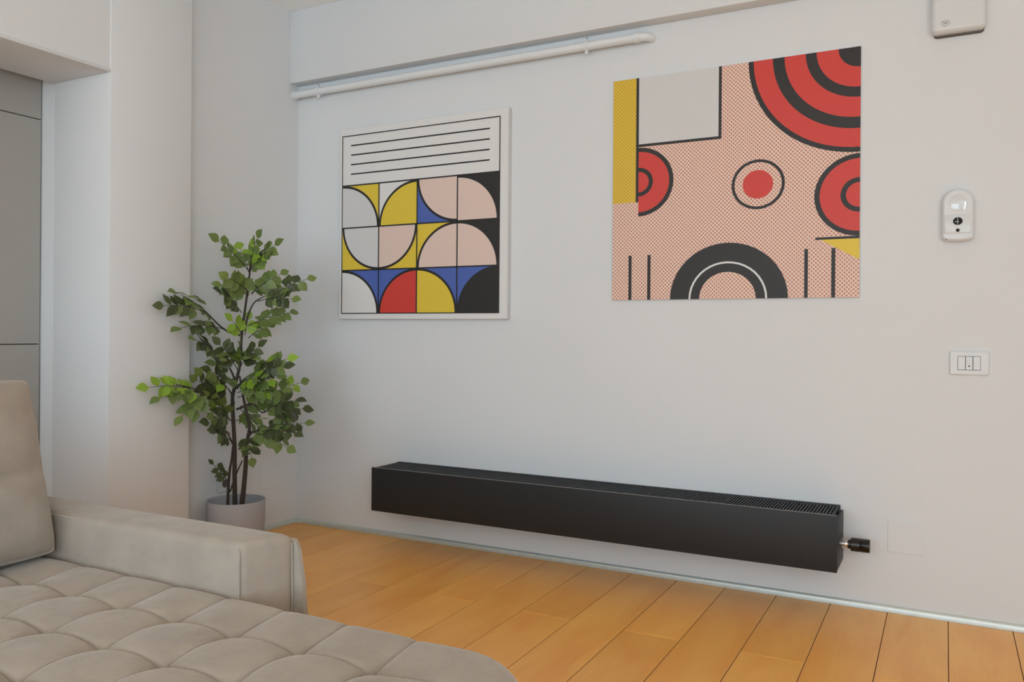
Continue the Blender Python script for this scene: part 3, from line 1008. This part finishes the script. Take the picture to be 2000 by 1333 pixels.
rs = [[bm.verts.new((PX + r * math.cos(2 * PI * k / 40), PYY + r * math.sin(2 * PI * k / 40), PH - .066 + .004 * math.sin(k * 1.7 + r * 60))) for k in range(40)] for r in (.04, .085, PRD - .0095)]
for k in range(40):
    bm.faces.new((cen, rs[0][k], rs[0][(k + 1) % 40]))
for a, b in zip(rs[:-1], rs[1:]):
    for k in range(40):
        bm.faces.new((a[k], b[k], b[(k + 1) % 40], a[(k + 1) % 40]))
obj('filling', bm, M['soil'], plant, smooth=True)


def spline(pts, per=5):
    P = [Vector(p) for p in pts]; P = [P[0] * 2 - P[1]] + P + [P[-1] * 2 - P[-2]]
    out = []
    for i in range(1, len(P) - 2):
        for k in range(per):
            t = k / per
            a, b, c, d = P[i - 1:i + 3]
            out.append(.5 * ((2 * b) + (c - a) * t + (2 * a - 5 * b + 4 * c - d) * t * t + (3 * b - a - 3 * c + d) * t ** 3))
    out.append(P[-2]); return out


RAD = [(.0075, .004), (.0115, .0035), (.0125, .004), (.004, .003)] + [(.0055, .0022)] * 9
for i, (st, (r0, r1)) in enumerate(zip(STEMS, RAD)):
    pts = [list(p) for p in st]
    if i < 3:
        pts[0][2] = PH - .085
    sp_ = spline(pts)
    o = obj('trunk' if i < 3 else 'branch', tube(bmesh.new(), sp_, [r0 + (r1 - r0) * k / (len(sp_) - 1) for k in range(len(sp_))], 9), M['bark'], plant, smooth=True)


def leaf_mesh(material, w, curl):
    """pointed oval leaf, base at the origin, pointing +y, face up +z, folded along the midrib"""
    bm = bmesh.new()
    prof = [(0, 0.0), (.10, .34), (.26, .82), (.44, 1.0), (.62, .88), (.80, .50), (1.0, 0.0)]
    mid, L, R_ = [], [], []
    for t, ww in prof:
        z = -curl * t * t
        mid.append(bm.verts.new((0, t, z)))
        if ww > 0:
            L.append(bm.verts.new((-w * ww, t, z + .16 * w * ww)))
            R_.append(bm.verts.new((w * ww, t, z + .16 * w * ww)))
        else:
            L.append(None); R_.append(None)
    for i in range(len(prof) - 1):
        for S, flip in ((L, False), (R_, True)):
            f = [v for v in (mid[i], mid[i + 1], S[i + 1], S[i]) if v is not None]
            if len(f) > 2:
                bm.faces.new(f[::-1] if flip else f)
    me = bpy.data.meshes.new('leaf'); bm.to_mesh(me); bm.free()
    for p in me.polygons: p.use_smooth = True
    me.materials.append(material)
    return me


LM = {k: [leaf_mesh(M[m_], w, c) for w, c in ((.36, .12), (.39, .22), (.33, .05))] for k, m_ in (('d', 'leaf_shaded'), ('m', 'leaf_mid'), ('y', 'leaf_young'))}
rl = random.Random(5)
VIEW = Vector((.70, -.68, .20)).normalized()
leaves = []
for (x0, y0, z0, x1, y1, z1, tone) in TWIGS:
    A, B = Vector((x0, y0, z0)), Vector((x1, y1, z1))
    L_ = (B - A).length
    sag = Vector((0, 0, .10 * L_))
    path = [A + (B - A) * t + sag * (4 * t * (1 - t)) * .5 for t in (0, .25, .5, .75, 1)]
    path = spline(path, 3)
    tw = obj('twig', tube(bmesh.new(), path, [.0022 - .0012 * k / (len(path) - 1) for k in range(len(path))], 5), M['twig'], plant, smooth=True)
    npair = max(2, min(6, round(L_ / .034)))
    # leaf plane: partly facing the room, partly upwards
    ax = (B - A).normalized()
    nrm = (VIEW * rl.uniform(.7, 1.2) + Vector((0, 0, rl.uniform(.0, .65))) + Vector((rl.uniform(-.3, .3), rl.uniform(-.3, .3), 0)))
    nrm = (nrm - ax * nrm.dot(ax)).normalized()
    side = ax.cross(nrm).normalized()
    spots = []
    for k in range(npair):
        t = .25 + .68 * k / npair
        for s_ in (-1, 1):
            spots.append((t + (.03 if s_ > 0 else 0), s_))
    spots.append((1.0, 0))
    for t, s_ in spots:
        idx = min(int(t * (len(path) - 1)), len(path) - 1)
        p = path[idx]
        ang = math.radians(rl.uniform(48, 72)) * s_
        dirn = (ax * math.cos(ang) + side * math.sin(ang)).normalized()
        dirn = (dirn + nrm * rl.uniform(-.25, .12) + Vector((0, 0, -.10))).normalized()
        zz = (nrm + Vector((rl.uniform(-.35, .35), rl.uniform(-.35, .35), rl.uniform(-.2, .35)))).normalized()
        xx = dirn.cross(zz).normalized(); zz = xx.cross(dirn).normalized()
        sz = rl.uniform(.050, .062) * (0.72 if z0 < .40 else 1.0)
        kk = tone if tone != 'b' else rl.choice('mmy')
        if tone == 'm' and rl.random() < .12: kk = 'y'
        if tone == 'd' and rl.random() < .25: kk = 'm'
        me_ = rl.choice(LM[kk])
        mm = Matrix((( xx.x * sz, dirn.x * sz, zz.x * sz, p.x), (xx.y * sz, dirn.y * sz, zz.y * sz, p.y), (xx.z * sz, dirn.z * sz, zz.z * sz, p.z), (0, 0, 0, 1)))
        tip = p + dirn * sz
        if tip.x < .03:
            mm.translation = p + Vector((.045 - tip.x, 0, 0))
        elif tip.x < .15 and tip.y < -.78:
            mm.translation = p + Vector((.165 - tip.x, 0, 0))
        leaves.append((p.dot(VIEW) + rl.uniform(-.03, .03), me_, mm, tw))
# the 300 leaves nearest the room are single parts, the rest behind them one mesh
leaves.sort(key=lambda q: -q[0])
for _, me_, mm, tw in leaves[:300]:
    o = bpy.data.objects.new('leaf', me_); COL.objects.link(o)
    o.matrix_world = mm
    o.parent = tw
bm = bmesh.new()
slots = ['leaf_shaded', 'leaf_mid', 'leaf_young']
for _, me_, mm, tw in leaves[300:]:
    n0 = len(bm.verts); f0 = len(bm.faces)
    bm.from_mesh(me_)
    bm.verts.ensure_lookup_table(); bm.faces.ensure_lookup_table()
    for v_ in bm.verts[n0:]: v_.co = mm @ v_.co
    si = [M[k_] for k_ in slots].index(me_.materials[0])
    for f_ in bm.faces[f0:]: f_.material_index = si; f_.smooth = True
if len(leaves) > 300:
    me_ = bpy.data.meshes.new('inner_foliage'); bm.to_mesh(me_)
    o = bpy.data.objects.new('inner_foliage', me_); COL.objects.link(o)
    for k_ in slots: me_.materials.append(M[k_])
    under(plant, o); tag(o, kind='stuff')
bm.free()
print('leaves', len(leaves))
